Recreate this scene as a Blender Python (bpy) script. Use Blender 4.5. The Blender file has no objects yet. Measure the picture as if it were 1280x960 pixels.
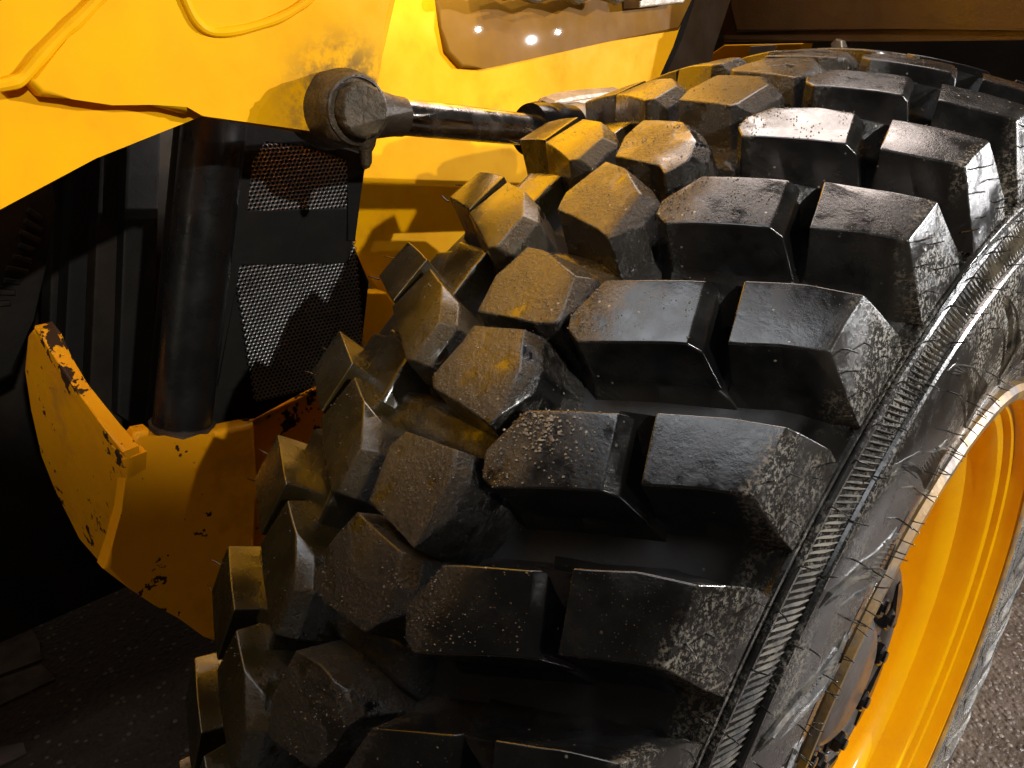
import bpy, bmesh, math, random
from mathutils import Vector, Matrix, noise
random.seed(7)
S = 0.53                      # tyre radius in metres
# ------------------------------------------------------------------ camera
RW = [Vector((-0.70577564, 0.70843542, 0.0)), Vector((0.28690521, 0.28582805, -0.91432364)), Vector((-0.64773925, -0.64530736, -0.40498429))]
CW = Vector((1.1108465, 0.49516423, 2.00432339))
F = 958.54
sc = bpy.context.scene
col = sc.collection
cam = bpy.data.cameras.new('camera'); camo = bpy.data.objects.new('camera', cam); col.objects.link(camo)
cam.sensor_width = 36; cam.lens = F/1280*36; cam.clip_start = 0.02; cam.clip_end = 200
m = Matrix.Identity(4)
for i in range(3):
    m[i][0] = RW[0][i]; m[i][1] = -RW[1][i]; m[i][2] = -RW[2][i]; m[i][3] = CW[i]*S
camo.matrix_world = m
sc.camera = camo
def ray(x, y): return RW[0]*((x-640)/F) + RW[1]*((y-480)/F) + RW[2]
def at(x, y, P0, N):
    v = ray(x, y); N = Vector(N); P0 = Vector(P0)
    t = (P0-CW).dot(N)/v.dot(N)
    return (CW + v*t)*S
def YP(x, y, yy): return at(x, y, (0, yy, 0), (0, 1, 0))
# ------------------------------------------------------------------ light
w = bpy.data.worlds.new('World'); sc.world = w; w.use_nodes = True
w.node_tree.nodes['Background'].inputs[0].default_value = (1.0, 0.86, 0.68, 1)
w.node_tree.nodes['Background'].inputs[1].default_value = 0.030
def lamp(name, kind, d, dist, power, colr, size, target=(0.1, -0.3, 1.6), spot=None):
    L = bpy.data.lights.new(name, kind); L.energy = power; L.color = colr
    if kind == 'AREA': L.shape = 'RECTANGLE'; L.size = size[0]; L.size_y = size[1]
    else: L.shadow_soft_size = size
    if spot: L.spot_size = math.radians(spot); L.spot_blend = 0.35
    o = bpy.data.objects.new(name, L); col.objects.link(o)
    t = Vector(target)*S; d = Vector(d).normalized()
    o.location = t + d*dist
    o.rotation_euler = (-d).to_track_quat('-Z', 'Y').to_euler()
    return o
for nm_, (px_, py_), pw_, cl_ in (('key_floodlight', (664, 50), 1000, (.97, .97, 1.)), ('second_floodlight', (597, 37), 110, (1., .95, .88)), ('third_floodlight', (697, 40), 110, (1., .95, .88))):
    n_ = Vector((0, 1, .10)).normalized(); q_ = at(px_, py_, (0, -.808, 2.02), n_)/S
    d_ = (q_-CW).normalized(); d_ = d_ - 2*d_.dot(n_)*n_
    lamp(nm_, 'SPOT', d_, 5.5, pw_, cl_, 0.014, target=q_, spot=44)
lamp('work_torch', 'SPOT', (0.21, 0.94, 0.33), 3.8, 300, (1.0, 0.97, 0.90), 0.03, target=(0.48, -0.7, 2.06), spot=12.2)
lamp('side_fill', 'SPOT', (0.08, 0.94, 0.33), 4.0, 520, (1.0, 0.96, 0.90), 0.03, target=(-1.0, 0.3, 1.45), spot=22)  # added fill for the rim, sidewall and brown beam
lamp('overhead_lamp', 'AREA', (-0.50, -0.20, 0.84), 3.2, 56, (1.0, 0.84, 0.76), (2.0, 1.1))
lamp('overhead_fill', 'AREA', (0.30, 0.05, 0.95), 3.4, 30, (0.92, 0.95, 1.0), (2.2, 1.4))  # added soft fill from above for the tread tops
lamp('guard_fill', 'SPOT', (0.93, 0.20, 0.30), 1.5, 7.0, (1.0, 0.93, 0.80), 0.10, target=(0.76, -0.84, 1.30), spot=21)  # added fill spot that lifts the yellow corner guard
lamp('upper_fill', 'SPOT', (0.10, 0.94, 0.36), 3.8, 2600, (1.0, 0.96, 0.90), 0.05, target=(0.25, -1.0, 3.45), spot=22)  # added; brightens the unseen upper body so the tread reflects yellow
vs = sc.view_settings
vs.view_transform = 'Standard'; vs.look = 'None'; vs.exposure = 0.08; vs.gamma = 1.0
sc.render.resolution_x = 1024; sc.render.resolution_y = 768

# ------------------------------------------------------------------ helpers
def link(o, parent=None):
    col.objects.link(o)
    if parent: o.parent = parent
    return o
def tag(o, label, cat=None, group=None, kind=None):
    if label: o['label'] = label
    if cat: o['category'] = cat
    if group: o['group'] = group
    if kind: o['kind'] = kind
    return o
def empty(name, loc): 
    o = bpy.data.objects.new(name, None); o.location = loc; o.empty_display_size = .05
    return link(o)
def crisp(o):
    md = o.modifiers.new('weighted_normals', 'WEIGHTED_NORMAL'); md.keep_sharp = True; md.weight = 60
def obj(name, bm, mat, parent=None, smooth=35, recalc=True):
    if recalc: bmesh.ops.recalc_face_normals(bm, faces=bm.faces)
    for f in bm.faces: f.smooth = True
    me = bpy.data.meshes.new(name); bm.to_mesh(me); bm.free()
    me.set_sharp_from_angle(angle=math.radians(smooth))
    me.materials.append(mat)
    o = bpy.data.objects.new(name, me); link(o, parent)
    if len(me.polygons) < 3000: crisp(o)
    if parent is not None:                                   # geometry is given in world metres
        off = parent.matrix_basis.translation + (parent.parent.matrix_basis.translation if parent.parent else Vector())
        if off.length > 0: me.transform(Matrix.Translation(-off))
    return o
def prism(pts, depth, bev=0.0, seg=2, bm=None):
    """polygon of world points pushed back along depth vector, edges rounded"""
    bm = bm or bmesh.new()
    a = [bm.verts.new(p) for p in pts]; b = [bm.verts.new(Vector(p)+depth) for p in pts]
    n = len(pts); fs = [bm.faces.new(a), bm.faces.new(b[::-1])]
    for i in range(n): fs.append(bm.faces.new((a[i], b[i], b[(i+1) % n], a[(i+1) % n])))
    if bev:
        es = set(e for f in fs[:1] for e in f.edges)
        bmesh.ops.bevel(bm, geom=list(es), offset=bev, segments=seg, profile=.5, affect='EDGES', clamp_overlap=True)
    return bm
def frame(ax):
    ax = Vector(ax).normalized(); u = ax.orthogonal().normalized(); return u, ax.cross(u), ax
def tube(bm, path, rad, n=16, cap=True):
    rings = []
    for i, p in enumerate(path):
        p = Vector(p)
        d = (Vector(path[min(i+1, len(path)-1)])-Vector(path[max(i-1, 0)])).normalized()
        if i == 0: u = d.orthogonal().normalized()
        else: u = (u - d*u.dot(d)).normalized()
        v = d.cross(u); r = rad[i] if isinstance(rad, (list, tuple)) else rad
        rings.append([bm.verts.new(p+(u*math.cos(t)+v*math.sin(t))*r) for t in [2*math.pi*k/n for k in range(n)]])
    for a, b in zip(rings, rings[1:]):
        for k in range(n): bm.faces.new((a[k], a[(k+1) % n], b[(k+1) % n], b[k]))
    if cap: bm.faces.new(rings[0][::-1]); bm.faces.new(rings[-1])
    return bm
def lathe(bm, P0, axis, prof, n=48, cap=True):
    """prof: (distance along axis, radius)"""
    u, v, ax = frame(axis); rings = []
    for d, r in prof:
        rings.append([bm.verts.new(Vector(P0)+ax*d+(u*math.cos(t)+v*math.sin(t))*max(r, 1e-5)) for t in [2*math.pi*k/n for k in range(n)]])
    for a, b in zip(rings, rings[1:]):
        for k in range(n): bm.faces.new((a[k], a[(k+1) % n], b[(k+1) % n], b[k]))
    if cap: bm.faces.new(rings[0][::-1]); bm.faces.new(rings[-1])
    return bm

# ------------------------------------------------------------------ materials
class NT:
    def __init__(s, name):
        s.m = bpy.data.materials.new(name); s.m.use_nodes = True; s.t = s.m.node_tree
        s.b = s.t.nodes['Principled BSDF']
        s.pos = s.t.nodes.new('ShaderNodeNewGeometry').outputs['Position']
    def n(s, k, **kw):
        x = s.t.nodes.new(k)
        for a, v in kw.items(): setattr(x, a, v)
        return x
    def set(s, i, v):
        if hasattr(v, 'is_linked') or isinstance(v, bpy.types.NodeSocket): s.t.links.new(v, i)
        else: i.default_value = v
    def noise(s, scale, detail=4, rough=.55, vec=None, stretch=None):
        x = s.n('ShaderNodeTexNoise'); x.inputs['Scale'].default_value = scale
        x.inputs['Detail'].default_value = detail; x.inputs['Roughness'].default_value = rough
        v = vec or s.pos
        if stretch:
            mp = s.n('ShaderNodeMapping'); mp.inputs['Scale'].default_value = stretch
            s.t.links.new(v, mp.inputs[0]); v = mp.outputs[0]
        s.t.links.new(v, x.inputs['Vector']); return x.outputs['Fac']
    def voro(s, scale, feature='F1', out='Distance', vec=None):
        x = s.n('ShaderNodeTexVoronoi', feature=feature); x.inputs['Scale'].default_value = scale
        s.t.links.new(vec or s.pos, x.inputs['Vector']); return x.outputs[out]
    def map(s, v, a, b, c=0., d=1., smooth=True):
        x = s.n('ShaderNodeMapRange'); x.interpolation_type = 'SMOOTHSTEP' if smooth else 'LINEAR'
        s.set(x.inputs[0], v)
        for i, k in enumerate((a, b, c, d)): x.inputs[i+1].default_value = k
        return x.outputs[0]
    def math(s, op, a, b=0., c=0.):
        x = s.n('ShaderNodeMath', operation=op)
        s.set(x.inputs[0], a); s.set(x.inputs[1], b)
        if op in ('MULTIPLY_ADD',): s.set(x.inputs[2], c)
        return x.outputs[0]
    def mul(s, a, b): return s.math('MULTIPLY', a, b)
    def add(s, a, b): return s.math('ADD', a, b)
    def mx(s, a, b): return s.math('MAXIMUM', a, b)
    def mix(s, f, a, b):
        x = s.n('ShaderNodeMix', data_type='RGBA'); s.set(x.inputs[0], f)
        for i, v in ((6, a), (7, b)): s.set(x.inputs[i], v if not isinstance(v, tuple) else tuple(v)+(1,))
        return x.outputs[2]
    def bump(s, h, dist, strength=1., prev=None):
        x = s.n('ShaderNodeBump'); x.inputs['Distance'].default_value = dist; x.inputs['Strength'].default_value = strength
        s.set(x.inputs['Height'], h)
        if prev is not None: s.t.links.new(prev, x.inputs['Normal'])
        return x.outputs[0]
    def xyz(s):
        x = s.n('ShaderNodeSeparateXYZ'); s.t.links.new(s.pos, x.inputs[0]); return x.outputs
    def done(s, color, rough, normal=None, metal=0., coat=0., spec=.5):
        s.set(s.b.inputs['Base Color'], color if not isinstance(color, tuple) else tuple(color)+(1,))
        s.set(s.b.inputs['Roughness'], rough); s.b.inputs['Metallic'].default_value = metal
        s.b.inputs['Coat Weight'].default_value = coat; s.b.inputs['Coat Roughness'].default_value = .12
        s.b.inputs['Specular IOR Level'].default_value = spec
        if normal is not None: s.t.links.new(normal, s.b.inputs['Normal'])
        return s.m

def rubber(name, gritty=True, side=False):
    k = NT(name); X, Y, Z = k.xyz()
    big = k.noise(14, 3); mid = k.noise(55, 5, .6); fine = k.noise(420, 4, .7); vfine = k.noise(1500, 2, .6)
    # grit where mud dried on the centre of the tread
    g = k.mul(k.map(Y, .125*S, .05*S), k.map(Y, -.11*S, -.04*S)) if gritty else 0.0
    gm = k.mul(k.map(k.add(k.mul(mid, .7), k.mul(big, .5)), .46, .66), k.add(k.mul(g, .93), .07)) if gritty else k.mul(k.map(mid, .55, .75), .25)
    crumbs = k.voro(480)
    grain = k.mul(k.map(crumbs, .55, .12), gm)
    speck_c = k.voro(260, out='Color')
    sep = k.n('ShaderNodeSeparateColor'); k.t.links.new(speck_c, sep.inputs[0])
    speck_d = k.voro(260)
    speck = k.mul(k.map(speck_d, .22, .10), k.map(sep.outputs[0], .90, .93, smooth=False))
    speck = k.mul(speck, k.map(k.noise(30, 3), .42, .56))
    stria = k.map(k.noise(260, 4, .7, stretch=(.25, 1, .25)), .60, .68)
    col_ = k.mix(k.map(mid, .3, .7), (.0055, .0055, .006), (.012, .0118, .0115))
    col_ = k.mix(k.mul(gm, .50), col_, (.042, .028, .013))
    col_ = k.mix(k.mul(k.mul(grain, k.map(k.noise(900, 3), .52, .62)), .7), col_, (.20, .15, .09))
    col_ = k.mix(k.mul(speck, .9), col_, (.42, .38, .30))
    dust = 0.0
    bounce = k.mul(k.map(Y, .06*S, -.06*S), k.map(big, .30, .60, .55, 1.)) if gritty else 0.0
    if gritty: col_ = k.mix(k.mul(bounce, .75), col_, (.042, .028, .006))  # yellow bounce from the body panels, tinted into the left shoulder colour
    rough = k.add(k.map(mid, .3, .75, .15, .31), k.mul(gm, .05))
    if gritty: rough = k.add(rough, k.mul(bounce, .04))
    if side:
        r2 = k.math('SQRT', k.add(k.mul(X, X), k.mul(k.math('SUBTRACT', Z, S), k.math('SUBTRACT', Z, S))))
        band = k.mul(k.map(r2, .806*S, .810*S), k.map(r2, .838*S, .834*S))
        outer = k.map(Y, .262*S, .275*S)
        lace = k.map(k.noise(430, 5, .8), .50, .57)
        pat = k.map(k.noise(20, 4, .6), .42, .60)
        dust = k.mul(outer, k.mul(lace, pat))
        film = k.mul(outer, k.map(k.noise(9, 4, .6), .40, .72))
        bnd = k.mul(band, k.map(k.noise(60, 5, .7), .38, .58))
        bead = k.mul(k.map(r2, .64*S, .58*S), .6)
        film = k.mx(k.mul(k.add(k.mul(film, .6), .25), outer), k.mul(bead, .6))
        col_ = k.mix(film, col_, (.058, .053, .045))
        col_ = k.mix(k.mul(dust, .85), col_, (.40, .35, .265))
        rough = k.add(rough, k.mul(dust, .35))
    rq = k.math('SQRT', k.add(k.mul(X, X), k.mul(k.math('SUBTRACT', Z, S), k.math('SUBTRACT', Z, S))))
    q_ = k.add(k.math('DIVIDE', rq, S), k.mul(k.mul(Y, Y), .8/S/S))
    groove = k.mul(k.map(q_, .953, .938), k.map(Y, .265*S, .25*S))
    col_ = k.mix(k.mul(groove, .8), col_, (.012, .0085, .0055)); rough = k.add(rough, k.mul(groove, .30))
    h = k.add(k.add(k.mul(fine, .35), k.mul(vfine, .15)), k.add(k.mul(mid, .6), k.mul(speck, .8)))
    nrm = k.bump(h, .0004, .35)
    nrm0 = nrm
    nrm = k.bump(k.mul(gm, k.add(k.mul(k.map(crumbs, .7, .05), .45), k.mul(k.noise(650, 6, .85), 1.6))), .0011, .95, nrm)
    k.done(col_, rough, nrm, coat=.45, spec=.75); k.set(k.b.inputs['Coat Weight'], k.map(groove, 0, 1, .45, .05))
    k.b.inputs['Coat Roughness'].default_value = .08; k.t.links.new(nrm0, k.b.inputs['Coat Normal'])
    return k.m
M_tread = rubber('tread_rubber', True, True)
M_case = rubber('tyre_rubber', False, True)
def plain(name, c, r=.5, metal=0., bump=.0, bs=120, c2=None, ns=20, coat=0., spec=.5, stretch=None):
    k = NT(name); a = k.noise(ns, 5, .6, stretch=stretch)
    cc = k.mix(k.map(a, .35, .68), tuple(c), tuple(c2 if c2 else [x*.75 for x in c]))
    rr = k.map(k.noise(ns*2.3, 4), .3, .7, max(r-.08, .02), min(r+.10, 1))
    nn = k.bump(k.noise(bs, 5, .65), bump, .8) if bump else None
    return k.done(cc, rr, nn, metal, coat, spec)
def paint(name, chips=0., grime=.25, rough=.5, base=(.90, .44, .002), scale=1., coat=.08, stain=None):
    k = NT(name)
    lump = k.noise(9, 3, .5); a = k.noise(26, 5, .6); f = k.noise(300, 3, .6)
    c = k.mix(k.map(a, .3, .72), base, (base[0]*.95, base[1]*.88, base[2]))
    dirt = k.mul(k.map(k.noise(13, 6, .65), .56, .78), grime)
    c = k.mix(dirt, c, (.20, .105, .03))
    if stain:
        vm = k.n('ShaderNodeVectorMath', operation='DISTANCE'); k.t.links.new(k.pos, vm.inputs[0]); vm.inputs[1].default_value = stain
        st = k.mul(k.map(vm.outputs['Value'], .066, .022), k.map(k.noise(60, 6, .7), .36, .62))
        dirt = k.mx(dirt, k.mul(st, .9)); c = k.mix(st, c, (.16, .10, .035))
    dots = k.mul(k.map(k.voro(42), .09, .04), k.map(k.noise(7, 3), .5, .6))
    c = k.mix(k.mul(dots, grime*1.6), c, (.10, .05, .02))
    rg = k.add(k.map(a, .3, .7, rough-.06, rough+.12), k.mul(dirt, .3))
    h = k.add(k.mul(lump, 1.), k.mul(f, .03))
    nn = k.bump(h, .004, .35)
    if chips:
        ch = k.map(k.add(k.mul(k.noise(24, 4, .6, stretch=(1, 1, .5)), .65), k.mul(k.noise(110, 4, .6), .35)), chips, chips+.012)
        c = k.mix(ch, c, (.040, .020, .010)); rg = k.add(rg, k.mul(ch, .3))
        nn = k.bump(k.math('SUBTRACT', 1., ch), .0006, .8, nn)
    o = k.done(c, rg, nn, coat=coat, spec=.08); k.b.inputs['Coat Roughness'].default_value = .07; return o
M_yel = paint('yellow_paint', coat=.04, grime=.16, stain=tuple(YP(428, 140, -.42)))
M_yel2 = paint('yellow_paint_second_panel', grime=.30, rough=.5, base=(.86, .41, .002), coat=.22)
M_chip = paint('chipped_yellow_paint', chips=.572, grime=.5, base=(.72, .30, .004))
M_rim = paint('yellow_rim_paint', grime=.10, rough=.36, base=(.92, .48, .002), coat=.3)
M_brown = plain('brown_reflection_tint', (.16, .068, .006), .6, bump=.0006, bs=22, c2=(.23, .105, .008), ns=8, coat=.22, spec=.08); M_brown.node_tree.nodes['Principled BSDF'].inputs['Coat Roughness'].default_value = .014  # colour of a reflection on the yellow panel
M_lip = plain('worn_rim_lip', (.14, .105, .075), .42, metal=.2, bump=.0006, bs=160, c2=(.36, .19, .02), ns=38)
M_black = plain('matt_black_paint', (.004, .0035, .003), .62, spec=.2, bump=.0006, bs=60, c2=(.010, .008, .006), ns=9)
M_black2 = plain('dusty_black_panel', (.004, .003, .002), .62, spec=.2, bump=.0008, bs=40, c2=(.018, .012, .007), ns=7)
M_hose = plain('black_rubber_hose', (.006, .006, .006), .30, bump=.0004, bs=90, c2=(.010, .009, .008), ns=16, stretch=(1, 1, .2))
M_chrome = plain('oily_chrome', (.75, .74, .74), .21, metal=1., bump=.0005, bs=70, c2=(.25, .22, .20), ns=26)
M_grease = plain('greasy_dark_steel', (.050, .034, .017), .42, bump=.0028, bs=260, c2=(.10, .068, .036), ns=75, spec=.3)
M_steel = plain('dusty_steel', (.22, .18, .14), .42, metal=.45, bump=.0010, bs=120, c2=(.36, .30, .23), ns=45)
M_eye = plain('greasy_rusty_steel', (.055, .038, .024), .42, metal=.2, bump=.0020, bs=130, c2=(.045, .030, .02), ns=60)
M_mesh = plain('black_perforated_steel', (.22, .22, .22), .34, metal=.8, bump=.0002, bs=300)
M_beam = plain('dark_brown_steel', (.11, .055, .018), .36, bump=.0012, bs=40, c2=(.09, .045, .016), ns=10)
M_armd = plain('dark_arm_paint', (.030, .016, .007), .45, bump=.0012, bs=40, c2=(.045, .024, .010), ns=8)
M_hub = plain('dark_hub_casting', (.060, .048, .040), .40, bump=.0006, bs=90, c2=(.035, .028, .023), ns=25, coat=.2)
M_nut = plain('black_oily_nut', (.015, .014, .014), .20, metal=.4, bump=.0004, bs=120)
M_stone = plain('wet_mud_crumb', (.34, .27, .19), .22, bump=.0004, bs=500, c2=(.09, .06, .035), ns=300)

# ------------------------------------------------------------------ ground
def ground_mat():
    k = NT('wet_gravelly_concrete')
    a = k.noise(6, 6, .6); b = k.noise(70, 5, .65); v = k.voro(90)
    sepn = k.n('ShaderNodeSeparateColor'); k.t.links.new(k.voro(90, out='Color'), sepn.inputs[0])
    c = k.mix(k.map(a, .35, .65), (.10, .070, .048), (.16, .115, .082))
    c = k.mix(k.map(b, .48, .70), c, (.075, .048, .032))
    c = k.mix(k.mul(k.map(sepn.outputs[0], .82, .9), k.map(v, .42, .3)), c, (.36, .30, .24))
    h = k.add(k.mul(b, .7), k.mul(k.map(v, .6, .1), .35))
    return k.done(c, k.map(a, .35, .65, .32, .6), k.bump(h, .006, .9))
bm = bmesh.new()
N = 40
bmesh.ops.create_grid(bm, x_segments=N, y_segments=N, size=20)
g = obj('ground', bm, ground_mat(), smooth=180, recalc=False); tag(g, None, None, None, 'structure')

# ================================================================== WHEEL
PITCH = 0.1463940391104785; ALPHA = math.radians(40.128)
NL = 43; PT = 2*math.pi/NL
def prof(s): return 1 - 0.8045766548649582*s*s + 0.9744711655893019*min(abs(s), .33)**4
def TW(theta, s, r):        # tyre coordinates -> metres relative to the wheel centre
    a = theta + ALPHA
    return Vector((r*math.cos(a), s, r*math.sin(a)))*S
wheel = empty('loader_wheel', (0, 0, 0))
tag(wheel, 'large black rubber tyre with deep blocky tread on a yellow rim, beside the yellow machine', 'wheel')
CARC = [(-.27, .52), (-.285, .56), (-.30, .62), (-.315, .70), (-.312, .78), (-.30, .84), (-.285, .875), (-.265, .888), (-.24, .892)]
for i in range(24):
    s = -.225 + i*(.45/23); CARC.append((s, prof(s)-.070))
CARC += [(.238, .888), (.254, .880), (.270, .870), (.280, .862), (.2865, .8565), (.2915, .8575), (.2950, .8560), (.2955, .8520), (.2935, .8490),
         (.2945, .8470), (.2985, .8475), (.3005, .8445), (.3005, .8405), (.2980, .8380), (.2985, .8365), (.3065, .8040), (.3100, .8035), (.3120, .8005), (.3115, .7965), (.3095, .7940),
         (.3125, .780), (.3145, .755), (.3160, .725), (.3155, .69), (.3135, .66), (.3095, .63), (.304, .605), (.2985, .588), (.2985, .580), (.294, .574), (.288, .568), (.280, .558), (.27, .545)]
def side_s(r):
    P = [(s, q) for s, q in CARC if s > .28 and q < .87]
    for (s0, r0), (s1, r1) in zip(P, P[1:]):
        if (r0-r)*(r1-r) <= 0 and r0 != r1: return s0 + (s1-s0)*(r0-r)/(r0-r1)
    return .30
def revolve(profile, n, closed=False):
    bm = bmesh.new(); rings = []
    for i in range(n):
        a = 2*math.pi*i/n
        rings.append([bm.verts.new(TW(a, s, r)) for s, r in profile])
    L = len(profile)
    for i in range(n):
        A = rings[i]; B = rings[(i+1) % n]
        for j in range(L-1): bm.faces.new((A[j], A[j+1], B[j+1], B[j]))
        if closed: bm.faces.new((A[-1], A[0], B[0], B[-1]))
    return bm
HUB = Vector((0, 0, S))
def wobj(name, bm, mat, parent, loc=None, smooth=35):
    bmesh.ops.recalc_face_normals(bm, faces=bm.faces)
    for f in bm.faces: f.smooth = True
    me = bpy.data.meshes.new(name); bm.to_mesh(me); bm.free(); me.set_sharp_from_angle(angle=math.radians(smooth)); me.materials.append(mat)
    o = bpy.data.objects.new(name, me); link(o, parent)
    if loc is not None: o.location = loc
    return o
bm = revolve(CARC, 516)
tyre = wobj('tyre', bm, M_case, wheel, HUB, 28)
# --- tread blocks: outlines as (angle in lug pitches, lateral position in tyre radii)
AB={0 :( [(-0.771, 0.098), (-0.735, 0.085), (-0.569, 0.073), (-0.256, 0.088), (-0.006, 0.16), (-0.447, 0.181)] ,
    [(-0.36, 0.206), (0.083, 0.188), (0.226, 0.230), (0.325, 0.272), (-0.140, 0.274), (-0.243, 0.241)] ),
1 :( [(0.253, 0.097), (0.275, 0.083), (0.424, 0.073), (0.745, 0.087), (0.989, 0.161), (0.548, 0.181)] ,
    [(0.649, 0.205), (1.063, 0.187), (1.222, 0.234), (1.330, 0.276), (0.88, 0.277), (0.785, 0.244)] ),
2 :( [(1.258, 0.095), (1.308, 0.08), (1.398, 0.074), (1.72, 0.082), (1.989, 0.161), (1.549, 0.18)] ,
    [(1.633, 0.206), (2.072, 0.188), (2.231, 0.233), (2.332, 0.272), (1.869, 0.274), (1.76, 0.241)] ),
3 :( [(2.278, 0.094), (2.337, 0.079), (2.46, 0.075), (2.78, 0.09), (3.007, 0.162), (2.554, 0.179)] ,
    [(2.641, 0.206), (3.085, 0.189), (3.237, 0.236), (3.338, 0.276), (2.880, 0.277), (2.771, 0.243)] ),
4 :( [(3.294, 0.089), (3.403, 0.076), (3.551, 0.073), (3.750, 0.085), (3.912, 0.123), (4.01, 0.16), (3.578, 0.179)] ,
    [(3.634, 0.206), (4.078, 0.191), (4.218, 0.234), (4.310, 0.273), (3.843, 0.274), (3.728, 0.240)] ),
}
ABT = ([(-0.73, 0.094), (-0.68, 0.081), (-0.57, 0.074), (-0.26, 0.086), (-0.002, 0.161), (-0.45, 0.18)],
       [(-0.36, 0.206), (0.078, 0.188), (0.226, 0.234), (0.33, 0.274), (-0.13, 0.275), (-0.24, 0.242)])
CC={
-1 : [(-1.214, -0.027), (-1.175, 0.010), (-1.199, 0.044), (-1.300, 0.064), (-1.534, 0.058), (-1.730, 0.042), (-1.811, -0.029), (-1.587, -0.038)] ,
0 : [(-0.277, -0.025), (-0.33, 0.059), (-0.49, 0.066), (-0.63, 0.066), (-0.845, 0.044), (-0.86, -0.021), (-0.736, -0.032), (-0.577, -0.043)] ,
1 : [(0.306, -0.017), (0.363, 0.058), (0.21, 0.067), (-0.005, 0.067), (-0.265, 0.056), (-0.177, -0.019), (0.059, -0.026), (0.193, -0.027)] ,
2 : [(1.119, -0.018), (1.233, 0.054), (0.992, 0.073), (0.880, 0.075), (0.564, 0.065), (0.639, -0.017), (0.7, -0.026), (0.991, -0.017)] ,
3 : [(1.805, -0.022), (1.814, 0.034), (1.746, 0.064), (1.546, 0.072), (1.312, 0.064), (1.274, 0.048), (1.226, -0.025), (1.515, -0.034)] ,
4 : [(2.75, -0.023), (2.626, 0.042), (2.515, 0.063), (2.261, 0.066), (2.034, 0.056), (2.082, 0.036), (2.175, -0.024), (2.361, -0.035)] ,
5 : [(3.344, -0.035), (3.37, 0.033), (3.195, 0.061), (3.02, 0.071), (2.700, 0.055), (2.779, 0.041), (2.815, -0.018), (3.088, -0.035)] ,
6 : [(4.3, -0.028), (4.326, 0.044), (4.185, 0.064), (3.80, 0.062), (3.68, 0.044), (3.727, -0.026), (3.971, -0.035)] ,
}
DT = [(-0.505, -0.143), (-0.72, -0.072), (-0.90, -0.049), (-1.22, -0.050), (-1.262, -0.075), (-0.905, -0.160)]
ET = [(-0.19, -0.250), (-0.425, -0.161), (-0.857, -0.167), (-0.60, -0.252)]
def poly_area(p): return sum(p[i][0]*p[(i+1) % len(p)][1]-p[(i+1) % len(p)][0]*p[i][1] for i in range(len(p)))/2
def offset_poly(p, d):
    n = len(p); sg = 1 if poly_area(p) > 0 else -1; out = []
    for i in range(n):
        a, b, c = Vector(p[i-1]), Vector(p[i]), Vector(p[(i+1) % n])
        e1 = (b-a).normalized(); e2 = (c-b).normalized()
        n1 = Vector((e1.y, -e1.x))*sg; n2 = Vector((e2.y, -e2.x))*sg
        h = (n1+n2); L = h.length
        if L < .3: out.append(b+n1*d); continue
        h.normalize(); k = d/max(h.dot(n1), .45); out.append(b+h*k)
    return out
def block(poly, h0=0.0, depth=.078, draft=.007, chamfer=None, ch_off=.013, bev=.0019, hs=None, shoulder=False, plinth=True, rnd=0):
    """prism in the unrolled tread, then bent round the tyre"""
    p = [Vector((t*PITCH, s)) for t, s in poly]
    if poly_area(p) < 0: p = p[::-1]; hs = hs[::-1] if hs else None; chamfer = [(len(p)-2-i) % len(p) for i in chamfer] if chamfer else None
    n = len(p)
    low = offset_poly(p, draft); foot = offset_poly(p, draft+.016)
    if shoulder:
        for i, q in enumerate(p):
            if q.y > .262:
                low[i] = Vector((low[i].x + (q.x-sum(v.x for v in p)/n)*.25, .2895)); foot[i] = Vector((low[i].x, .294))
    bm = bmesh.new()
    R = [[bm.verts.new((q.x, q.y, h0+(hs[i] if hs else 0))) for i, q in enumerate(p)],
         [bm.verts.new((q.x, q.y, h0-(depth-.024))) for i, q in enumerate(low)],
         [bm.verts.new((q.x, q.y, h0-depth)) for i, q in enumerate(foot)]]
    top = bm.faces.new(R[0])
    for A, B in zip(R, R[1:]):
        for i in range(n): bm.faces.new((A[i], B[i], B[(i+1) % n], A[(i+1) % n]))
    bm.faces.new(R[-1][::-1])
    bm.normal_update()
    if chamfer:
        es = [bm.edges.get((R[0][i], R[0][(i+1) % n])) for i in chamfer]
        bmesh.ops.bevel(bm, geom=[e for e in es if e], offset=ch_off, segments=1, profile=.5, affect='EDGES', clamp_overlap=True)
    if bev:
        bm.normal_update()
        es = [e for e in bm.edges if e.is_manifold and max(v.co.z for v in e.verts) > h0-depth*.55 and e.calc_face_angle(0) > math.radians(20)]
        bmesh.ops.bevel(bm, geom=es, offset=bev, segments=2, profile=.5, affect='EDGES', clamp_overlap=True)
    # slices so that the block follows the curve of the tyre
    ys = [v.co.y for v in bm.verts]; xs = [v.co.x for v in bm.verts]
    y = min(ys)+.02
    while y < max(ys)-.004:
        bmesh.ops.bisect_plane(bm, geom=bm.verts[:]+bm.edges[:]+bm.faces[:], plane_co=(0, y, 0), plane_no=(0, 1, 0)); y += .02
    x = min(xs)+.02
    while x < max(xs)-.004:
        bmesh.ops.bisect_plane(bm, geom=bm.verts[:]+bm.edges[:]+bm.faces[:], plane_co=(x, 0, 0), plane_no=(1, 0, 0)); x += .02
    off = random.uniform(0, 50)
    for v in bm.verts:
        t, s, h = v.co
        if rnd:
            nn = noise.noise_vector(Vector((t*22+off, s*22, h*22)))
            t += nn.x*rnd; s += nn.y*rnd*.8; h += nn.z*rnd*.7
        v.co = TW(t, s, prof(s)+h)
    return bm
def tpart(name, bm, parent=None):
    o = wobj(name, bm, M_tread, parent or tyre, None, 50); crisp(o); return o
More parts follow.
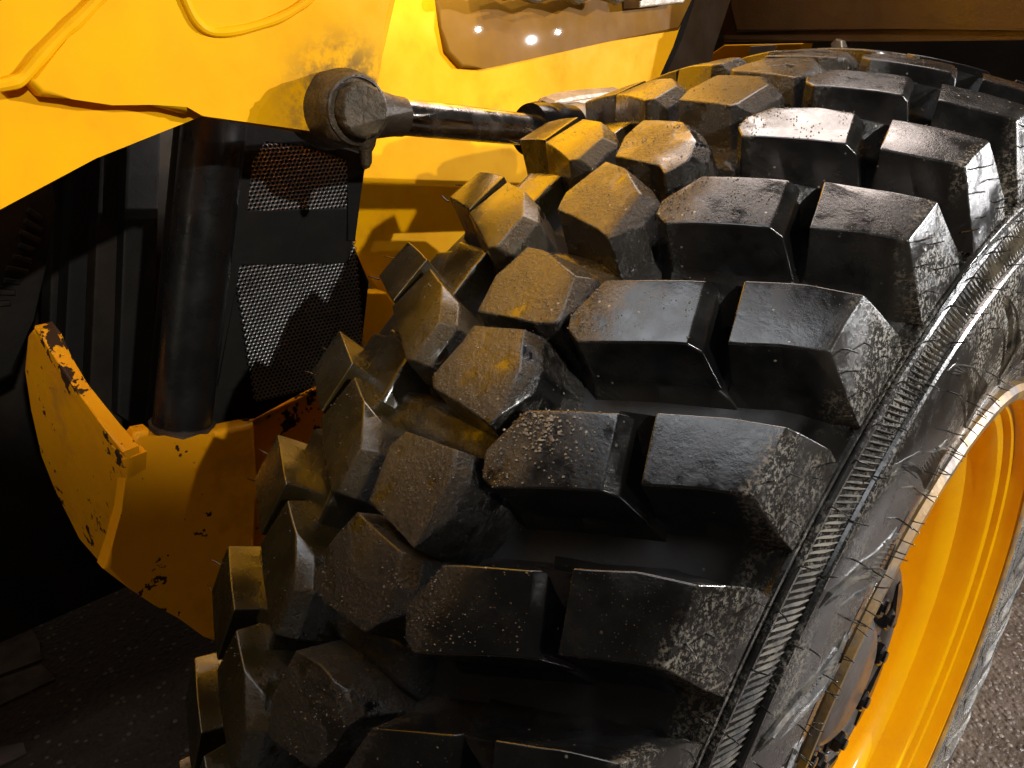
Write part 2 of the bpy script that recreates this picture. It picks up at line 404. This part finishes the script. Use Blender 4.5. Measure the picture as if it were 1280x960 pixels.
def rot_copy(o, k):
    c = o.copy(); col.objects.link(c); c.parent = o.parent; c.rotation_euler = (0, -k, 0); return c
for k in range(5):
    B, A = AB[k]
    nB = len(B)
    B = [(t, s+.008) if s > .15 else (t, s) for t, s in B]
    tpart('tread_block', block(B, chamfer=[nB-2], ch_off=.009, rnd=.0014))
    tpart('tread_block', block(A, shoulder=True, rnd=.0014))
tB = tpart('tread_block', block(ABT[0], chamfer=[4], ch_off=.005, rnd=.0014)); tA = tpart('tread_block', block(ABT[1], shoulder=True, rnd=.0014))
d0 = True
for k in list(range(5, NL)):
    for o in (tB, tA):
        if k == 5: o.rotation_euler = (0, -5*PITCH, 0)
        else: rot_copy(o, 5*PITCH + (k-5)*PT if k < 41 else (k-NL)*PITCH)
# slot web between the two blocks of a lug
web = tpart('tread_web', block([(-.24, .166), (-.012, .157), (.072, .191), (-.06, .194)], h0=-.003, depth=.066, hs=[-.024, -.001, -.003, -.034], draft=.003, bev=.002, plinth=False, rnd=.0008))
for k in range(1, NL): rot_copy(web, k*PITCH if k < 8 else (k-NL)*PT)
# left shoulder
random.seed(3)
tD = [tpart('tread_block', block(DT, chamfer=[1, 2], ch_off=.013, rnd=.0016)) for _ in range(1)]
tE = tpart('tread_block', block(ET, draft=.002, rnd=.0012))
tie = tpart('tread_tie', block([(-.50, -.180), (.02, -.190), (-.10, -.115), (-.62, -.112)], h0=-.030, depth=.045, draft=.006, bev=.005, rnd=.001))
tie2 = tpart('tread_tie', block([(-.55, -.235), (-.02, -.245), (-.02, -.192), (-.52, -.182)], h0=-.040, depth=.038, draft=.004, bev=.004, rnd=.001))
for k in range(1, NL):
    for o in (tD[0], tE, tie, tie2): rot_copy(o, k*PITCH if k < 8 else (k-NL)*PITCH if k > 40 else k*PT)
# inner left blocks in close pairs
for k, p in CC.items():
    n = len(p)
    tpart('tread_block', block(p, chamfer=[1, 2] if k != -1 else [2], ch_off=.013 if k != -1 else .008, rnd=.0018))
pairA = tpart('tread_block', block([(t+.0, s) for t, s in CC[2]], chamfer=[1, 2], rnd=.0018)); pairB = tpart('tread_block', block(CC[3], chamfer=[1, 2], rnd=.0018))
first = True
a0 = 4.36; span = NL*PT/PT - 4.36 - 1.87
npair = int(round((span)/1.535)); step = span/npair
for i in range(npair):
    for o in (pairA, pairB):
        rt = (a0 - .56 + i*step)*PT + (a0*PITCH-a0*PT)*(1-i/npair)
        if i == 0: o.rotation_euler = (0, -rt, 0)
        else: rot_copy(o, rt)
# low bars on the groove floor between the pairs
for t0 in (-1.03, .47, 1.95, 3.53):
    tpart('groove_bar', block([(t0-.10, -.105), (t0+.07, -.105), (t0+.13, .052), (t0-.07, .058)], h0=-.046, depth=.03, draft=.008, bev=.005, rnd=.0015))
M_ridge = plain('dusty_ridge_rubber', (.05, .046, .038), .5, bump=.0004, bs=300, c2=(.36, .31, .225), ns=45)
M_fine = plain('fine_ridge_rubber', (.018, .018, .017), .4, bump=.0004, bs=300, c2=(.24, .205, .15), ns=60)
# --- shoulder pockets and ribs -------------------------------------------------
def sw_point(theta, r, up=0.0):
    s = side_s(r); return TW(theta, s+up, r)
def ridge(bm, pts, width, height):
    """pts: list of (theta, r) along the crest; triangular section lying on the sidewall"""
    rings = []
    for i, (t, r) in enumerate(pts):
        t1, r1 = pts[min(i+1, len(pts)-1)]; t0, r0 = pts[max(i-1, 0)]
        dx, dy = (t1-t0)*r, r1-r0; L = math.hypot(dx, dy) or 1; nx, ny = -dy/L*width/2, dx/L*width/2
        e = .25 if i in (0, len(pts)-1) else 1.
        rings.append((bm.verts.new(sw_point(t+nx/r, r+ny, -.002)), bm.verts.new(sw_point(t, r, height*e)), bm.verts.new(sw_point(t-nx/r, r-ny, -.002))))
    for a, b in zip(rings, rings[1:]):
        bm.faces.new((a[0], a[1], b[1], b[0])); bm.faces.new((a[1], a[2], b[2], b[1]))
bm = bmesh.new(); NR = 17*NL
for i in range(NR):
    t = 2*math.pi*i/NR; sl = .030 + .012*math.sin(t*NL/6.0)
    j = random.uniform(-.0006, .0006)
    ridge(bm, [(t+j, .8365), (t+.012+j, .8210), (t+.0245+j, .8052)], .0046*random.uniform(.85, 1.1), .0030)
o = wobj('ribbed_band', bm, M_ridge, tyre, None, 20); o['kind'] = 'stuff'
# flame shaped patches of fine ridges on the sidewall
bm = bmesh.new()
for i in range(20):
    u = i/19
    r1 = .778 - .10*u + .012*math.sin(u*9); r0 = r1 - .030 - .040*math.sin(u*math.pi)
    t = (u-.5)*.150
    ridge(bm, [(t, r1), (t+.018, (r1+r0)/2+.004), (t+.034, r0)], .0046, .0034)
ridge(bm, [(-.082, .786), (-.060, .780), (-.035, .764), (.0, .742), (.035, .712), (.070, .690), (.098, .684)], .004, .0024)
ridge(bm, [(-.060, .742), (-.030, .712), (.0, .672), (.030, .640), (.060, .622), (.098, .640)], .004, .0024)
patch = wobj('ridge_patch', bm, M_fine, tyre, None, 20)
for k in range(1, 36): rot_copy(patch, k*2*math.pi/36)
bm = bmesh.new()
for q in range(360): 
    t = 2*math.pi*q/360
    if (q//3) % 3 != 0: ridge(bm, [(t, .668), (t+.0175, .668)], .003, .0016)
for q in range(720):
    t = 2*math.pi*q/720; ridge(bm, [(t, .612), (t+.00873, .612)], .004, .0022)
o = wobj('sidewall_line', bm, M_case, tyre, None, 20)
# recessed marks on the shoulder faces, as small raised bars
bm = bmesh.new()
def sh_bar(t, s0, h0, s1, h1, wd, ht):
    P = []
    for (s, h) in ((s0, h0), (s1, h1)):
        for dt in (-wd, wd): P.append((t+dt, s, prof(s)+h))
    vs_ = [bm.verts.new(TW(*q)) for q in P]
    vt = [bm.verts.new(TW(q[0], q[1]+ht, q[2]+ht*.4)) for q in P]
    for f in ((vt[0], vt[1], vt[3], vt[2]), (vs_[0], vs_[1], vt[1], vt[0]), (vs_[1], vs_[3], vt[3], vt[1]), (vs_[3], vs_[2], vt[2], vt[3]), (vs_[2], vs_[0], vt[0], vt[2])): bm.faces.new(f)
sh_bar(.10*PITCH, .2765, -.028, .2875, -.066, .012, .0020)
sh_bar(-.12*PITCH+.02, .2800, -.045, .2885, -.070, .004, .0030)
bars = tpart('shoulder_bar', bm)
for k in range(1, NL): rot_copy(bars, k*PITCH if k < 8 else (k-NL)*PT)
# --- moulding hairs
hair_meshes = []
for i in range(6):
    bm = bmesh.new(); b = random.uniform(-.2, .2); c = random.uniform(-.18, .18); L = .0088*random.uniform(.75, 1.2)
    path = [Vector((b*.0045*(q/5)**2*3, c*.0045*(q/5)**2*3, L*q/5)) for q in range(6)]
    tube(bm, path, [.00048, .00044, .00042, .0004, .00036, .0003], 5)
    me = bpy.data.meshes.new('moulding_hair'); 
    for f in bm.faces: f.smooth = True
    bm.to_mesh(me); bm.free(); me.materials.append(M_case); hair_meshes.append(me)
nh = 0
def hair(theta, s, r, nrm):
    global nh
    o = bpy.data.objects.new('moulding_hair', random.choice(hair_meshes)); link(o, tyre)
    p = TW(theta, s, r); a = theta+ALPHA
    d = Vector((math.cos(a)*nrm[1], nrm[0], math.sin(a)*nrm[1])) + Vector([random.uniform(-.22, .22) for _ in range(3)])
    q = d.normalized().to_track_quat('Z', 'Y')
    o.matrix_basis = Matrix.Translation(p) @ q.to_matrix().to_4x4() @ Matrix.Rotation(random.uniform(0, 6.28), 4, 'Z'); nh += 1
t = -2.2*PITCH
for k in range(-2, 6):
    for f_, s, h in ((-.10, .2795, -.03), (.14, .2795, -.03), (-.32, .2835, -.055), (-.02, .285, -.058), (.24, .285, -.058), (.42, .288, -.068), (.0, .2765, -.012)):
        hair((k+f_+random.uniform(-.03, .03))*PITCH, s-.001, prof(s)+h, (1, .35))
for r, stp, nr_ in ((.8445, .40, (1, .25)), (.8060, .47, (1, .15)), (.765, .9, (1, .05)), (.70, .55, (1, -.1)), (.635, .42, (1, -.3)), (.586, .42, (1, -.35)), (.602, .9, (1, -.3))):
    t = -2.6 + random.random()*.2
    while t < 5.6:
        if nh < 290: hair((t+random.uniform(-.06, .06))*PITCH, side_s(r)-.001, r, nr_)
        t += stp
for k in range(-1, 5):
    for f_ in (-.38, -.62): hair((k+f_)*PITCH, -.252, prof(-.252)-.004, (-1, .25))
# --- rim
RIM = [(-.27, .545), (-.285, .56), (-.29, .575), (-.28, .565), (-.25, .52), (-.10, .50), (-.02, .43), (.10, .43), (.16, .50), (.22, .518), (.268, .530), (.277, .556), (.288, .567), (.2985, .5655), (.3035, .558), (.3030, .549), (.296, .543),
       (.284, .541), (.266, .538), (.258, .532), (.252, .514), (.240, .508), (.222, .506), (.205, .500), (.190, .478), (.170, .468), (.125, .462), (.105, .452), (.100, .430), (.106, .400), (.118, .350), (.140, .290), (.158, .245), (.163, .20), (.163, .05), (.163, .0005)]
rim = wobj('rim', revolve(RIM, 256), M_rim, wheel, HUB, 30)
LIP = [(.2775, .5595), (.2885, .5695), (.2990, .5685), (.3055, .5605), (.3050, .5500), (.3005, .5435)]
lip = wobj('rim_lip', revolve(LIP, 256), M_lip, rim)
HUBP = [(.164, .228), (.176, .232), (.190, .230), (.200, .222), (.2035, .205), (.199, .185), (.190, .176), (.190, .125), (.197, .118), (.206, .105), (.212, .09), (.214, .0005)]
hub = wobj('hub_disc', revolve(HUBP, 128), M_hub, rim)
bm = bmesh.new()
lathe(bm, (0, 0, 0), (0, 1, 0), [(-.002, .034*S), (.003, .034*S), (.004, .030*S), (.0045, .023*S), (.010, .0225*S), (.012, .019*S), (.0125, .012*S), (.0145, .012*S), (.015, .010*S)], 6)
bmesh.ops.bevel(bm, geom=[e for e in bm.edges if e.calc_face_angle(0) > .5], offset=.0008, segments=1, affect='EDGES')
nut = wobj('wheel_nut', bm, M_nut, rim)
for i in range(10):
    o = nut if i == 0 else nut.copy()
    if i: col.objects.link(o); o.parent = rim
    o.location = TW(2*math.pi*i/10+.12, .189, .148)
bm = bmesh.new(); ring_ = []
for q in range(13):
    a = -.34+q*.68/12; wd = .016*math.sin(math.pi*(q+.6)/13.2)+.004
    ring_.append([bm.verts.new(TW(a, s_, r_)) for s_, r_ in ((.2000, .203-wd), (.2052, .203-wd*.8), (.2052, .203+wd*.5), (.1990, .203+wd*.7))])
for A, B in zip(ring_, ring_[1:]):
    for i in range(3): bm.faces.new((A[i], A[i+1], B[i+1], B[i]))
bm.faces.new(ring_[0]); bm.faces.new(ring_[-1])
slot = wobj('hub_lug', bm, M_nut, rim)
for k in range(1, 6): rot_copy(slot, k*math.pi/3)
bm = bmesh.new(); P = TW(.55, .296, .533)
tube(bm, [P, P+Vector((-.002, .012, -.006)), P+Vector((-.004, .03, -.012))], [.005, .0045, .0035], 12)

# ------------------------------------------------------------------ dried mud crumbs and pale glint crumbs on the tread
def in_poly(x, y, p):
    c = False
    for i in range(len(p)):
        x1, y1 = p[i]; x2, y2 = p[i-1]
        if (y1 > y) != (y2 > y) and x < (x2-x1)*(y-y1)/(y2-y1)+x1: c = not c
    return c
verts, faces = [], []
def crumb(th, s, r, size):
    base = len(verts); c = TW(th, s, r)
    e = [Vector([random.uniform(.6, 1.2)*size for _ in range(3)]) for _ in range(2)]
    for d in ((1, 0, 0), (-1, 0, 0), (0, 1, 0), (0, -1, 0), (0, 0, 1), (0, 0, -1)):
        verts.append(c + Vector((d[0]*random.uniform(.6, 1.3), d[1]*random.uniform(.6, 1.3), d[2]*random.uniform(.5, 1.)))*size)
    for f in ((0, 2, 4), (2, 1, 4), (1, 3, 4), (3, 0, 4), (2, 0, 5), (1, 2, 5), (3, 1, 5), (0, 3, 5)): faces.append([base+i for i in f])
tops = [(AB[k][0], 200, 1) for k in AB] + [(AB[k][1], 130, 2) for k in AB] + [(CC[k], 110, 0) for k in CC] + [([(t+k, s) for t, s in DT], 22, 0) for k in range(-2, 6)] + [([(t+k, s) for t, s in ABT[0]], 40, 0) for k in (-1, 5, 6)]  # the finest pale crumbs, on shoulder blocks, stand in for white glints
for p, n, left in tops:
    t0, t1 = min(q[0] for q in p), max(q[0] for q in p); s0, s1 = min(q[1] for q in p), max(q[1] for q in p)
    i = 0; guard = 0
    while i < n and guard < n*20:
        guard += 1
        t = random.uniform(t0, t1); s = s0 + (s1-s0)*(random.random()**(1.9 if left == 1 else 1))
        if not in_poly(t, s, p): continue
        if noise.noise(Vector((t*4, s*30, 3))) < -.12: continue
        crumb(t*PITCH, s, prof(s)+.0002, S*random.choice(((.0003, .0004, .0005) if left == 2 else (.0004, .0005, .0007, .0010)))); i += 1
for _ in range(80):                                    # heap on one block
    t = random.gauss(.72, .075); s = random.gauss(.108, .015)
    if in_poly(t, s, AB[1][0]): crumb(t*PITCH, s, prof(s)+.0003, S*random.uniform(.0008, .0024))
for _ in range(160):
    t = random.gauss(.66, .12); s = random.gauss(.108, .018)
    if in_poly(t, s, AB[1][0]): crumb(t*PITCH, s, prof(s)+.0005, S*random.uniform(.0008, .0018))
me = bpy.data.meshes.new('mud_crumbs'); me.from_pydata([v+HUB for v in verts], [], faces); me.materials.append(M_stone)
o = bpy.data.objects.new('mud_crumbs', me); link(o); tag(o, 'dried mud crumbs and grit scattered over the black tread blocks', 'mud', None, 'stuff')

# ================================================================== MACHINE
mach = empty('yellow_machine', (-.3*S, -1.3*S, 0))
tag(mach, 'yellow machine body of thick steel panels behind the tyre, with dark grille opening', 'loader')
back = Vector((0, -1, 0))*S
Y1 = -.43
def plateY(name, px, yy, th, mat, parent=mach, bev=.003, seg=2):
    return obj(name, prism([YP(x, y, yy) for x, y in px], back*th, bev, seg), mat, parent)
# upper left panel and its raised cover plate
p1 = plateY('side_panel', [(-160, -140), (505, -140), (496, 0), (478, 70), (470, 118), (452, 186), (376, 166), (250, 139), (120, 198), (0, 262), (-160, 348), (-700, 600), (-700, -140)], Y1, .03, M_yel)
cover_px = [(30, 98), (52, 121), (90, 124), (140, 122), (190, 131), (235, 143), (252, 136), (376, 162), (451, 181), (467, 118), (475, 70), (492, 0), (500, -130), (200, -130), (122, 0)]
cov = plateY('cover_plate', cover_px, Y1+.022, .0215, M_yel, p1, .004, 3)
plateY('corner_plate', [(-150, -130), (196, -130), (118, 0), (78, 40), (24, 97), (0, 104), (-150, 128)], Y1+.018, .0175, M_yel, p1, .004, 3)
def bead(px, yy, rad, name, parent, mat=M_yel):
    bm = bmesh.new(); path = [YP(x, y, yy) for x, y in px]
    fine = []
    for i in range(len(path)-1):
        for q in range(4):
            u = q/4; p0 = path[max(i-1, 0)]; p1_ = path[i]; p2 = path[i+1]; p3 = path[min(i+2, len(path)-1)]
            fine.append(.5*((2*p1_)+(-p0+p2)*u+(2*p0-5*p1_+4*p2-p3)*u*u+(-p0+3*p1_-3*p2+p3)*u**3))
    fine.append(path[-1])
    rr = [rad*(1+.06*math.sin(i*.9)+random.uniform(-.03, .03)) for i in range(len(fine))]
    tube(bm, fine, rr, 10); return obj(name, bm, mat, parent)
bead([(140, -20), (121, 0), (100, 22), (76, 44), (50, 72), (28, 97), (12, 104), (-10, 108)], Y1+.020, .0034, 'weld_bead', p1)
bead([(226, -20), (233, 4), (246, 28), (264, 40), (292, 39), (325, 31), (352, 21), (380, 4), (395, -12)], Y1+.023, .0028, 'weld_bead', p1)
# panel behind the ram
Y2 = -.82
p2 = plateY('rear_panel', [(300, -330), (1000, -330), (862, 0), (842, 62), (812, 118), (760, 330), (600, 470), (520, 450), (474, 364), (436, 304), (450, 190), (440, 100)], Y2, .03, M_yel2, bev=.004)
bp = obj('brown_reflection_plate', prism([at(x, y, (0, -.808, 2.02), (0, 1, .10)) for x, y in [(545, -60), (905, -60), (862, -2), (850, 38), (760, 52), (670, 72), (605, 86), (578, 85), (560, 66), (552, 34), (545, 0)]], back*.015, .005, 3), M_brown, p2)  # soft brown reflection on the rear panel, built as a plate
plateY('lower_bracket', [(447, 366), (484, 366), (540, 440), (520, 520), (470, 500), (440, 440)], Y2+.05, .04, M_yel2)
plateY('top_rail', [(800, -20), (868, -20), (855, 4), (800, 10)], Y2+.06, .05, M_steel)
bm = bmesh.new()
P0 = YP(628, -8, Y2+.10); P1_ = YP(800, -6, Y2+.10)
tube(bm, [P0+(P1_-P0)*(i/10)+Vector((0, 0, .004*math.sin(i*2.2))) for i in range(11)], [.007*(1+.12*math.sin(i*1.9)) for i in range(11)], 12)
obj('greasy_pipe', bm, M_grease, mach)
# high body panels above the picture, they tint the tread with their reflection
def box(name, a, b, mat, parent=mach, bev=.004):
    a = Vector(a)*S; b = Vector(b)*S; bm = bmesh.new()
    bmesh.ops.create_cube(bm, size=1)
    for v in bm.verts: v.co = Vector([(a[i]+b[i])/2+v.co[i]*abs(b[i]-a[i]) for i in range(3)])
    bmesh.ops.bevel(bm, geom=bm.edges[:], offset=bev, segments=2, affect='EDGES')
    return obj(name, bm, mat, parent)
box('unseen_engine_cover', (-1.6, -3.2, 2.38), (2.4, -1.0, 3.5), M_yel2)  # unseen upper body, extended back to keep the floor dark
box('chassis_shade_box', (-1.5, -1.5, .10), (.42, -.42, 1.28), M_black2)  # unseen box added to block lamp light from the floor
box('axle_shade_box', (-.22, -.44, .80), (.22, -.20, 1.20), M_black)  # unseen, added with the box to block light under the machine
# dark side of the machine with the grille
box('back_wall', (-1.2, -1.62, .55), (1.9, -1.58, 2.6), M_black2)
GR = ((0, -.57, 0), (.18, 1, 0))                    # grille plane
def GP(x, y): return at(x, y, *GR)
gd = Vector((.18, 1, 0)).normalized()*S
fr = obj('grille_frame', prism([GP(*q) for q in [(230, 120), (470, 150), (452, 196), (438, 305), (462, 352), (452, 440), (395, 482), (319, 524), (262, 534), (236, 400)]], -gd*.03, .002), M_black, mach)
# perforated sheet: one hexagon-ringed hole after another
bm = bmesh.new()
o0 = GP(427, 160); ux = (GP(300, 160)-o0); ux.z = 0; ux.normalize(); uz = Vector((0, 0, 1))
Wg = (GP(300, 160)-o0).dot(ux)+.02; Hg = o0.z-GP(340, 490).z
pitch_g = .0038; rowh = pitch_g*.866; nrow = int(Hg/rowh)+2; ncol = int(Wg/pitch_g)+1
for r_ in range(nrow):
    for c_ in range(ncol):
        ctr = o0 + ux*(c_*pitch_g + (r_ % 2)*pitch_g/2) - uz*(r_*rowh) + gd*.012
        hexo, hexi = [], []
        for q in range(6):
            a = math.pi/6+q*math.pi/3; d = ux*math.cos(a)+uz*math.sin(a)
            hexo.append(bm.verts.new(ctr+d*pitch_g*.577)); hexi.append(bm.verts.new(ctr+d*pitch_g*.33+gd*.0011))
        for q in range(6): bm.faces.new((hexo[q], hexo[(q+1) % 6], hexi[(q+1) % 6], hexi[q]))
gm = obj('grille_mesh', bm, M_mesh, fr, recalc=False); gm['kind'] = 'stuff'
# flat black strips laid over the grille
def GB(px, lift, th, name, mat):
    return obj(name, prism([GP(*q)+gd*lift for q in px], -gd*th, .002), mat, fr)
GB([(252, 138), (380, 168), (456, 192), (450, 215), (440, 300), (428, 300), (432, 196), (370, 180), (326, 172), (308, 200), (302, 300), (270, 480), (255, 480), (262, 150)], .016, .016, 'grille_edge', M_black)
GB([(262, 262), (440, 258), (436, 305), (432, 328), (255, 331)], .014, .014, 'shade_band_bar', M_black)  # black bar in place of a band of shadow across the grille
# vertical pipe and posts
def vtube(name, x0, y0, x1, y1, plane, rad, mat, parent=mach, n=24, wob=0):
    a = YP(x0, y0, plane[0]); b = YP(x1, y1, plane[1]); bm = bmesh.new()
    tube(bm, [a+(b-a)*(i/12)+Vector((random.uniform(-wob, wob), 0, 0)) for i in range(13)], rad, n); return obj(name, bm, mat, parent)
vtube('vertical_pipe', 272, 120, 227, 536, (-.63, -.672), .045*S, M_hose)
vtube('pipe_collar', 228, 528, 227, 551, (-.672, -.672), .051*S, M_eye)
vtube('thin_post', 238, 150, 196, 540, (-.80, -1.02), .024*S, M_black)
for i, (x0, x1, d, yb, mt) in enumerate(((150, 132, -1.08, 545, M_black2), (118, 100, -1.12, 500, M_black), (92, 82, -1.18, 465, M_black2), (182, 168, -1.05, 548, M_black))):
    w_ = 22
    obj('wall_strip', prism([YP(x0-w_, 120, d), YP(x0+w_, 120, d), YP(x1+w_, yb, d), YP(x1-w_, yb-30, d)], back*.05, .004), mt, mach)
# inner tyre-like guard with raised ribs at the far left
gp = lambda x, y, up=0: YP(x, y, -1.0-up)
gu = obj('dark_guard', prism([gp(*q) for q in [(-150, 150), (60, 180), (72, 260), (58, 330), (42, 400), (20, 470), (-150, 560)]], back*.04, .006), M_black2, mach)
for i in range(9):
    u = i/8; cx = 52-44*u**1.5; cy = 268+112*u; a = math.radians(35-38*u)
    L_, H_ = (20+4*(i % 3)), 3.2
    ca, sa = math.cos(a), math.sin(a)
    pts = [YP(cx+dx*ca-dy*sa-8, cy+dx*sa+dy*ca, -.992) for dx, dy in ((-L_/2, -H_), (L_/2, -H_), (L_/2, H_), (-L_/2, H_))]
    obj('raised_rib', prism(pts, back*.012, .0008), M_black2, gu)
# chipped yellow corner guard, lower left
cg = empty('corner_guard', YP(160, 600, -.62))
tag(cg, 'chipped yellow steel corner guard left of the tyre, below the black pipe', 'guard')
front = [(160, 556), (172, 541), (188, 538), (200, 551), (228, 557), (252, 549), (268, 540), (319, 529), (321, 600), (316, 660), (300, 800), (268, 803), (255, 796), (222, 772), (192, 756), (162, 736), (130, 713), (140, 684), (152, 640), (157, 600)]
obj('front_plate', prism([YP(x, y, -.62) for x, y in front], back*.03, .005, 3), M_chip, cg)
NPn = (YP(158, 600, -.62)/S); dirn = (Vector((.05, -.45, 0))); nl = Vector((dirn.y, -dirn.x, 0)); nl = nl if nl.x > 0 else -nl; nl.normalize()
def LP(x, y): return at(x, y, NPn, nl)
left_ = [(159, 574), (158, 600), (153, 640), (141, 684), (130, 713), (98, 676), (66, 612), (52, 570), (36, 512), (28, 460), (32, 418), (40, 408), (52, 424), (64, 452), (84, 486), (104, 512), (128, 542)]
obj('side_plate', prism([LP(x, y) for x, y in left_], -nl*.03*S, .006, 3), M_chip, cg)
inner = [(40, 408), (49, 413), (63, 438), (88, 480), (122, 524), (156, 564), (158, 574), (128, 542), (104, 512), (84, 486), (64, 452), (52, 424)]
obj('inner_flange', prism([LP(x, y)+nl*.001*S for x, y in inner], -nl*.022*S, .003), M_chip, cg)
obj('rear_plate', prism([YP(x, y, -.68) for x, y in [(319, 531), (395, 486), (430, 470), (430, 680), (316, 690)]], back*.03, .004), M_chip, cg)

# ------------------------------------------------------------------ hydraulic ram
YR = -.38
ram = empty('hydraulic_ram', YP(440, 140, YR))
tag(ram, 'hydraulic ram with shiny chrome rod and greasy pin eye, running behind the tyre', 'hydraulic ram')
pa = YP(452, 141, YR); pb = YP(705, 167, YR)
ax = (pb-pa).normalized()
bm = bmesh.new(); Lr = (pb-pa).length
lathe(bm, pa, ax, [(-.01, .0150), (.010, .0165), (.026, .0140), (.034, .0136)], 40); obj('rod_end', bm, M_eye, ram)
bm = bmesh.new(); lathe(bm, pa, ax, [(.030, .0128), (Lr+.02, .0128)], 48); obj('chrome_rod', bm, M_chrome, ram)
pin = YP(434, 137, YR)
def rough_lathe(P0, axis, prf, n, amp, name, mat, parent, fr_=90):
    bm = bmesh.new(); lathe(bm, P0, axis, prf, n)
    for v in bm.verts: v.co += noise.noise_vector(v.co*fr_)*amp
    return obj(name, bm, mat, parent, smooth=50)
yax = Vector((0.10, 1, .02)).normalized()
rough_lathe(pin-yax*.036, yax, [(0, .0268), (.010, .0278), (.020, .0258), (.030, .0250), (.040, .0245), (.046, .0238), (.050, .0220), (.051, .018), (.0505, .010), (.050, .001)], 64, .0022, 'pin_eye', M_grease, ram)
rough_lathe(pin+yax*.010, yax, [(0, .0216), (.003, .0224), (.0058, .0220), (.0062, .0206), (.004, .0198)], 64, .0005, 'snap_ring', M_eye, ram)
rough_lathe(pin+yax*.008, yax, [(0, .0170), (.010, .0178), (.015, .0170), (.0165, .015), (.0155, .011), (.0155, .006), (.0150, .0005)], 48, .0011, 'pin_head', M_grease, ram, 380)
gq = YP(456, 178, YR+.02)
rough_lathe(gq+Vector((0, 0, .012)), (0, 0, -1), [(0, .0075), (.008, .0085), (.014, .007), (.018, .0045), (.026, .004), (.029, .002)], 16, .0012, 'grease_nipple', M_grease, ram, 200)
# cylinder gland and barrel emerging behind the tyre
gl = YP(672, 163, YR); 
bm = bmesh.new(); lathe(bm, gl-ax*.012, ax, [(0, .014), (.001, .021), (.009, .023), (.018, .023), (.020, .021), (.030, .021), (.032, .024), (.05, .024)], 40); obj('cylinder_gland', bm, M_nut, ram)
bm = bmesh.new(); lathe(bm, gl+ax*.038, ax, [(0, .024), (.01, .026), (.5, .026)], 40); obj('cylinder_barrel', bm, M_steel, ram)
bm = bmesh.new()
k0 = YP(690, 128, YR-.03)
lathe(bm, k0+Vector((.012, .0, -.012)), Vector((-1, -.1, .05)), [(0, .014), (.003, .018), (.030, .020), (.06, .019), (.12, .016)], 6)
bmesh.ops.bevel(bm, geom=bm.edges[:], offset=.003, segments=2, affect='EDGES')
obj('hose_fitting', bm, M_steel, ram)

# ------------------------------------------------------------------ arm and beam in the background
arm = empty('lift_arm', YP(860, 60, -1.2)); tag(arm, 'dark slanting steel arm behind the tyre, between yellow panel and brown beam', 'arm')
obj('arm_plate', prism([YP(x, y, -1.05) for x, y in [(872, -60), (945, -60), (908, 0), (893, 60), (875, 170), (780, 170), (818, 100), (845, 40), (858, 0)]], back*.12, .012, 3), M_armd, arm)
obj('arm_edge', prism([YP(x, y, -1.03) for x, y in [(868, -60), (884, -60), (868, 6), (852, 50), (826, 112), (812, 112), (842, 40), (856, 0)]], back*.018, .003), M_black, arm)
XB = -1.75
def XP(x, y, xx=XB): return at(x, y, (xx, 0, 0), (1, 0, 0))
beam = empty('cross_beam', XP(1100, 40)); tag(beam, 'long dark brown steel beam across the top behind the tyre', 'beam')
bk = Vector((-1, 0, 0))*S
obj('beam_plate', prism([XP(*q) for q in [(893, -80), (1500, -110), (1500, 48), (1285, 50), (1100, 52), (904, 52), (896, 20)]], bk*.12, .006), M_beam, beam)
obj('beam_panel', prism([XP(x, y, XB+.012) for x, y in [(910, -60), (1500, -60), (1500, 36), (1280, 38), (1120, 36), (920, 40), (912, 10)]], bk*.011, .005, 3), M_beam, beam)
obj('bolt_head', lathe(bmesh.new(), XP(1047, 57, XB+.02), (1, 0, 0), [(-.05, .012), (.004, .012), (.006, .010), (.0065, .006)], 6), M_steel, beam)
body = empty('far_body', XP(1100, 100, -2.3)); tag(body, 'black far body side in shadow under the brown beam', 'machine')
obj('far_panel', prism([XP(x, y, -2.6) for x, y in [(880, -100), (1700, -100), (1700, 330), (880, 300)]], bk*.1, .01), M_black, body)
obj('yellow_sill', prism([XP(x, y, -1.9) for x, y in [(905, 56), (1004, 54), (1000, 66), (880, 100), (890, 66)]], bk*.08, .004), M_yel, body)
bw = obj('white_sticker', prism([XP(x, y, -1.89) for x, y in [(938, 58), (970, 56), (966, 68), (936, 72)]], bk*.008, .001), plain('white_paint', (.75, .75, .74), .4), body)
# pale patches on the dark floor at the lower left
def fmark(px, name, label):
    bm = bmesh.new(); P = [at(x, y, (0, 0, 0), (0, 0, 1)) for x, y in px]
    obj_ = prism([p+Vector((0, 0, .004)) for p in P], Vector((0, 0, -.003)), 0)
    o = obj(name, obj_, M_mark); tag(o, label, None, None, 'structure'); return o
M_mark = plain('pale_floor_patch', (.30, .24, .20), .6, bump=.001, bs=60, c2=(.12, .09, .07), ns=14)
fmark([(-60, 800), (34, 776), (50, 806), (52, 826), (-60, 868)], 'floor_patch', None)
fmark([(-60, 872), (52, 832), (70, 850), (-60, 912)], 'floor_patch', None)
fmark([(-60, 948), (30, 930), (34, 944), (-60, 985)], 'floor_patch', None)
print('hairs', nh, 'tris', sum(len(o.data.polygons) for o in bpy.data.objects if o.type == 'MESH'))
